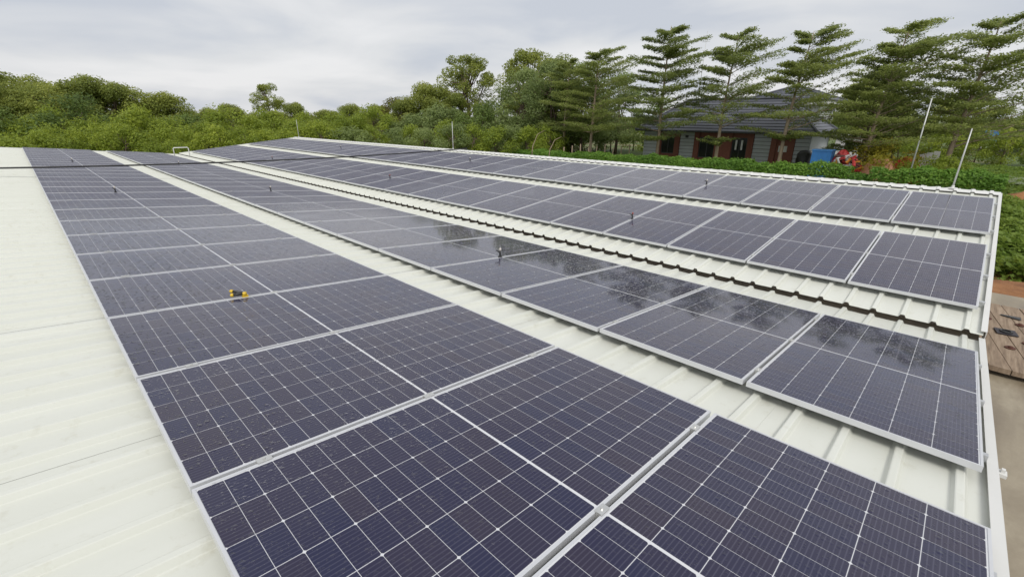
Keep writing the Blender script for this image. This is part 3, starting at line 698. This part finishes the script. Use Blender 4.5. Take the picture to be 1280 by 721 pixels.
# ------------------------------------------------------------------ house
M_SIDE = simple('grey_siding', (.50, .53, .56), .6, 0, .14, 2.); M_BRICK = simple('brown_brick_paint', (.21, .075, .052), .7, 0, .2, 5.)
M_TILE = simple('slate_roof_tile', (.085, .09, .108), .45, 0, .22, 3.); M_GLASS = simple('dark_window_glass', (.02, .022, .026), .08, 0, .1, 2.)
M_WHITE = simple('white_paint', (.72, .72, .72), .6, 0, .06, 2.); M_EAVE = simple('dark_eave', (.06, .06, .065), .6, 0, .1, 2.)
HX = 45.8; HZ = -.10
house = empty('house', (49, 18, G)); tag(house, 'single-storey house with grey siding and dark hipped tile roof', 'house')
mb = MB(); mb.box(HX+.06, HX+6.3, 10.75, 25.9, G, HZ); part('wall', mb, simple('house_core_wall', (.12, .12, .125), .8), house)
def siding(y0, y1):
    nb = 9; bh = (HZ-G)/nb
    for i in range(nb):
        z0 = G + i*bh + .022; z1 = G+(i+1)*bh - .022; mb = MB()
        mb.add([(HX-.035, y0, z0), (HX-.035, y1, z0), (HX+.058, y1, z0), (HX+.058, y0, z0), (HX-.005, y0, z1), (HX-.005, y1, z1), (HX+.058, y1, z1), (HX+.058, y0, z1)],
               [(0, 3, 2, 1), (4, 5, 6, 7), (0, 1, 5, 4), (1, 2, 6, 5), (2, 3, 7, 6), (3, 0, 4, 7)])
        part('siding_board', mb, M_SIDE, house)
for y0, y1 in ((24.3, 25.9), (20.5, 21.97), (13.65, 15.1), (10.75, 11.8)): siding(y0, y1)
for y0, y1 in ((23.9, 24.3), (21.97, 22.5), (20.0, 20.5), (17.9, 18.5), (16.95, 17.9), (15.1, 15.6), (13.2, 13.65), (11.8, 12.3)):
    mb = MB(); mb.box(HX-.16, HX+.058, y0+.003, y1-.003, G, HZ); part('brick_pier', mb, M_BRICK, house)
mb = MB(); mb.box(HX-.05, HX+.058, 12.302, 13.198, G, HZ); dr = part('brown_door_panel', mb, M_BRICK, house)
mb = MB(); mb.box(HX-.075, HX-.052, 12.33, 13.0, -1.55, -1.05); part('white_plate', mb, M_WHITE, dr)
def opening(y0, y1, z0, z1, panes, nm='window'):
    mb = MB(); mb.box(HX-.01, HX+.058, y0+.003, y1-.003, G, z0-.003) if z0 > G+.1 else None
    if z0 > G+.1: part('window_apron', mb, M_BRICK, house)
    mb = MB(); mb.box(HX-.01, HX+.058, y0+.003, y1-.003, z1+.003, HZ); part('lintel', mb, M_BRICK, house)
    fr = MB()
    for a, b, c, d in ((y0+.003, y0+.08, z0, z1), (y1-.08, y1-.003, z0, z1), (y0+.08, y1-.08, z0, z0+.08), (y0+.08, y1-.08, z1-.08, z1)): fr.box(HX-.02, HX+.058, a, b, c, d)
    f_ = part(nm, fr, M_EAVE, house); w_ = (y1-y0-.16)/panes
    for i in range(panes):
        p_ = MB(); p_.box(HX+.01, HX+.05, y0+.083+i*w_, y0+.077+(i+1)*w_, z0+.083, z1-.083); part('pane', p_, M_GLASS, f_)
        if i: p_ = MB(); p_.box(HX-.01, HX+.056, y0+.08+i*w_-.03, y0+.08+i*w_+.03, z0+.081, z1-.081); part('mullion', p_, M_EAVE, f_)
opening(22.5, 23.9, -2.2, -.6, 2); opening(18.5, 20.0, -2.4, -.55, 2); opening(15.6, 16.95, G+.05, -.5, 2, 'door')
mb = MB(); mb.box(HX-.06, HX-.036, 21.15, 21.45, -.65, -.4); part('vent', mb, M_EAVE, house)
for y_ in (16.0, 16.5): mb = MB(); mb.box(HX-.03, HX-.012, y_, y_+.16, -1.55, -.7); part('curtain', mb, M_WHITE, house)
# hipped roof in stepped courses
def hip_roof(parent, x0, x1, y0, y1, ze, zr, hip, nC, mat, capmat):
    xm = (x0+x1)/2; ya, yb = y0+hip, y1-hip
    slopes = [((x0, y1), (x0, y0), (xm, ya), (xm, yb)), ((x1, y0), (x1, y1), (xm, yb), (xm, ya)), ((x0, y0), (x1, y0), (xm, ya), (xm, ya)), ((x1, y1), (x0, y1), (xm, yb), (xm, yb))]
    rp_ = bpy.data.objects.new('roof', None); COL.objects.link(rp_); rp_.parent = parent
    for a, b, c, d in slopes:
        a, b, c, d = Vector(a), Vector(b), Vector(c), Vector(d)
        for i in range(nC):
            t0, t1 = i/nC, (i+1.12)/nC; t1 = min(1, t1)
            def P(t, e): q = (a.lerp(d, t), b.lerp(c, t))[e]; return q
            z0 = ze + (zr-ze)*t0; z1 = ze + (zr-ze)*t1
            A, B, C_, D_ = P(t0, 0), P(t0, 1), P(t1, 1), P(t1, 0); th = .075
            mb = MB(); mb.add([(A.x, A.y, z0+th), (B.x, B.y, z0+th), (C_.x, C_.y, z1+.012), (D_.x, D_.y, z1+.012), (A.x, A.y, z0), (B.x, B.y, z0)], [(0, 1, 2, 3), (4, 5, 1, 0)])
            o = part('tile_course', mb, mat, rp_)
    for p_, q_ in (((x0, y0, ze), (xm, ya, zr)), ((x1, y0, ze), (xm, ya, zr)), ((x0, y1, ze), (xm, yb, zr)), ((x1, y1, ze), (xm, yb, zr)), ((xm, ya, zr), (xm, yb, zr))):
        mb = MB(); mb.tube([Vector(p_)+Vector((0, 0, .09)), Vector(q_)+Vector((0, 0, .09))], .10, 6); part('hip_cap', mb, capmat, rp_)
    mb = MB(); mb.box(x0+.02, x1-.02, y0+.02, y1-.02, ze-.10, ze-.003); part('soffit', mb, M_EAVE, rp_)
hip_roof(house, HX-.75, HX+7.0, 10.1, 26.65, .0, 2.80, 3.6, 12, M_TILE, M_TILE)
for y0 in (10.1,):
    mb = MB(); mb.box(HX+.05, HX+6.3, 10.67, 10.748, G, HZ); part('side_wall', mb, M_SIDE, house)
b2 = empty('rear_building', (60, 15.4, G)); tag(b2, 'taller white building behind the house with grey hipped roof', 'building')
mb = MB(); mb.box(56.6, 63, 12.9, 19.5, G, 2.35); part('wall', mb, M_WHITE, b2)
mb = MB(); mb.box(55.9, 63.7, 12.2, 20.2, 2.36, 2.75); part('fascia', mb, M_WHITE, b2)
hip_roof(b2, 55.8, 63.8, 12.1, 20.3, 2.86, 4.3, 3.9, 7, M_TILE, M_TILE)
an = MB(); an.tube([(48.5, 21.9, 2.0), (48.5, 21.85, 8.9)], [.035, .02], 6)
for z in (8.0, 8.5): an.box(48.47, 48.53, 21.5, 22.2, z, z+.03)
tag(link('antenna_mast', an.mesh('antenna_mast', M_GALV, True)), 'thin antenna mast rising behind the tallest layered tree', 'antenna')
mb = MB(); mb.lathe([(.0, 1.75), (.35, 1.7), (.55, 1.45), (.6, .2), (.55, 0), (0, 0)], c=(HX-.9, 10.7, G), n=20)
tag(link('water_barrel', mb.mesh('water_barrel', M_BLACK, True)), 'black barrel at the right corner of the house', 'barrel')

# ------------------------------------------------------------------ yard things behind the hedge
M_BLUE = simple('blue_tarp', (.05, .22, .55), .5, 0, .15, 4., .4, 5.); M_REDT = simple('red_tarp', (.52, .05, .05), .55, 0, .2, 3., .4, 6.)
M_PINK = simple('pink_orange_tarp', (.55, .27, .17), .6, 0, .2, 3., .4, 6.); M_GREYT = simple('grey_board', (.42, .42, .40), .7, 0, .15, 2.)
def crate_stack(name, x, y, w_, d_, h, mat, label, cat):
    root = empty(name, (x, y, G)); tag(root, label, cat)
    mb = MB(); mb.box(x-d_/2, x+d_/2, y-w_/2, y+w_/2, G+.1, G+h)
    part('body', mb, mat, root)
    mb = MB(); mb.box(x-d_/2-.04, x+d_/2+.04, y-w_/2-.04, y+w_/2+.04, G+h+.002, G+h+.09); part('lid', mb, mat, root)
    for sx in (-1, 1):
        for sy in (-1, 1): mb = MB(); mb.box(x+sx*(d_/2-.12)-.06, x+sx*(d_/2-.12)+.06, y+sy*(w_/2-.12)-.06, y+sy*(w_/2-.12)+.06, G, G+.098); part('foot', mb, M_BLACK, root)
    for i in range(4): mb = MB(); yy = y-w_/2+w_*(i+.5)/4; mb.box(x-d_/2-.03, x-d_/2-.001, yy-.04, yy+.04, G+.15, G+h-.05); part('rib', mb, mat, root)
crate_stack('blue_tank', 38.6, 8.15, 1.15, 1.1, 2.12, M_BLUE, 'bright blue box tank behind the hedge right of the house', 'tank')
def heap(name, x, y, rx, ry, h, mat, label, cat, seed):
    rs = np.random.default_rng(seed); mb = MB(); n, m_ = 26, 9
    ph = rs.random(6)*6.28
    for i in range(m_+1):
        f = i/m_
        for k in range(n):
            q = 6.283*k/n; w_ = math.cos(f*math.pi/2)*(1+.12*math.sin(2*q+ph[0])+.10*math.sin(5*q+ph[1])+.05*math.sin(9*q+ph[2]))
            mb.v.append((x+rx*w_*math.cos(q), y+ry*w_*math.sin(q), G + h*math.sin(f*math.pi/2)*(1+.10*math.sin(3*q+ph[3])*(1-f)) + .05*math.sin(7*q+ph[4]+5*f)*(f > 0)))
    for i in range(m_):
        for k in range(n): mb.f.append((i*n+k, i*n+(k+1) % n, (i+1)*n+(k+1) % n, (i+1)*n+k))
    tag(link(name, mb.mesh(name, mat, True)), label, cat)
heap('tarp_heap', 38.2, 4.75, .9, 1.2, 1.85, M_PINK, 'pale orange tarp heap behind the hedge', 'tarp', 3)
heap('tarp_heap', 38.6, 3.55, .8, .9, 1.95, M_REDT, 'red tarp heap beside the pale orange one', 'tarp', 5)
heap('tarp_heap', 38.9, 7.05, .6, .75, 2.2, M_REDT, 'red tarp folded on the scrap stack beside the blue tank', 'tarp', 6)
scr = empty('scrap_pile', (38.5, 6.5, G)); tag(scr, 'mixed heap of red, brown and white scrap beside the blue tank', 'scrap pile')
cols = [M_REDT, simple('scrap_brown', (.12, .06, .05), .8), M_WHITE, simple('scrap_maroon', (.22, .04, .05), .7), M_GREYT, simple('scrap_orange', (.6, .25, .04), .7)]
r3 = random.Random(9)
for i in range(90):
    yy = 6.5 + r3.uniform(-1.0, 1.05); hh = 2.05*(1-((yy-6.7)/1.35)**2)*r3.uniform(.45, 1); q = Vector((38.2+r3.uniform(-.35, .5), yy, G+max(.1, hh)))
    d = Vector((r3.uniform(-.4, .4), r3.uniform(-1, 1), r3.uniform(-.5, .5))).normalized()*r3.uniform(.12, .34)
    mb = MB(); mb.tube([q-d, q+d], r3.uniform(.04, .10), 5); part('scrap_piece', mb, r3.choice(cols), scr)
mb = MB(); mb.box(37.9, 38.9, 5.75, 7.4, G, G+.7); part('scrap_base', mb, cols[1], scr)
bd = empty('leaning_board', (39.2, 2.5, G)); tag(bd, 'grey boards leaning upright behind the hedge near the pole', 'board')
for i in range(3):
    mb = MB(); y0 = 2.1+i*.32; mb.add([(38.9, y0, G), (38.9, y0+.3, G), (39.3, y0+.36, G+2.35-.12*i), (39.3, y0+.06, G+2.35-.08*i), (38.95, y0, G), (38.95, y0+.3, G), (39.35, y0+.36, G+2.35-.12*i), (39.35, y0+.06, G+2.35-.08*i)],
        [(0, 1, 2, 3), (7, 6, 5, 4), (0, 4, 5, 1), (1, 5, 6, 2), (2, 6, 7, 3), (3, 7, 4, 0)]); part('board', mb, M_GREYT, bd)
sh = empty('white_hut', (52.5, 9.1, G)); tag(sh, 'small white hut among bushes right of the house', 'hut')
mb = MB(); mb.box(51.5, 53.5, 8.2, 10.0, G, -.35); part('wall', mb, M_WHITE, sh); mb = MB(); mb.box(51.3, 53.7, 8.0, 10.2, -.347, -.2); part('roof', mb, M_GREYT, sh)
mb = MB(); mb.box(51.46, 51.498, 8.7, 9.2, -1.6, -.9); part('window', mb, M_GLASS, sh)
x, y = polar(1158, 36.6)
mb = MB(); mb.tube([(x, y, G), (x, y, -.2), (x, y, 2.30)], [.038, .036, .032], 8)
tag(link('steel_pole', mb.mesh('steel_pole', M_GALV, True)), 'tall pale pole standing behind the hedge near the tarp heap', 'pole')
for px, d, h, lb in ((664, 41, 3.2, 'thin pale bent stem standing beyond the ridge, left of a pair'), (686, 41, 2.7, 'thin pale bent stem standing beyond the ridge, right of a pair')):
    x, y = polar(px, d); mb = MB(); mb.tube([(x, y, G), (x+.1, y-.1, G+h*.6), (x+.35, y-.4, G+h*.9), (x+.75, y-.8, G+h)], [.05, .045, .03, .012], 6)
    tag(link('bent_stem', mb.mesh('bent_stem', M_BARKP, True)), lb, 'stem', 'bare stems beyond the ridge')
names = ORD
for i in range(9):
    x, y = polar(706+i*10.5, 47); mb = MB(); mb.tube([(x, y, G), (x+.03, y, G+1.5+.15*(i % 3))], [.06, .05], 6)
    tag(link('fence_post', mb.mesh('fence_post', M_BARKP, True)), '%s fence post from the left, left of the house' % names[i], 'post', 'fence posts left of the house')
x, y = polar(1247, 84); bt = empty('blue_stall', (x, y, G)); tag(bt, 'small blue covered stall far off at the right edge', 'stall')
mb = MB(); mb.box(x-.5, x+.5, y-.65, y+.65, G+1.5, G+2.7); part('cover', mb, M_BLUE, bt)
for sx in (-.4, .4):
    for sy in (-.55, .55): mb = MB(); mb.tube([(x+sx, y+sy, G), (x+sx, y+sy, G+1.498)], .05, 6); part('leg', mb, M_WHITE, bt)
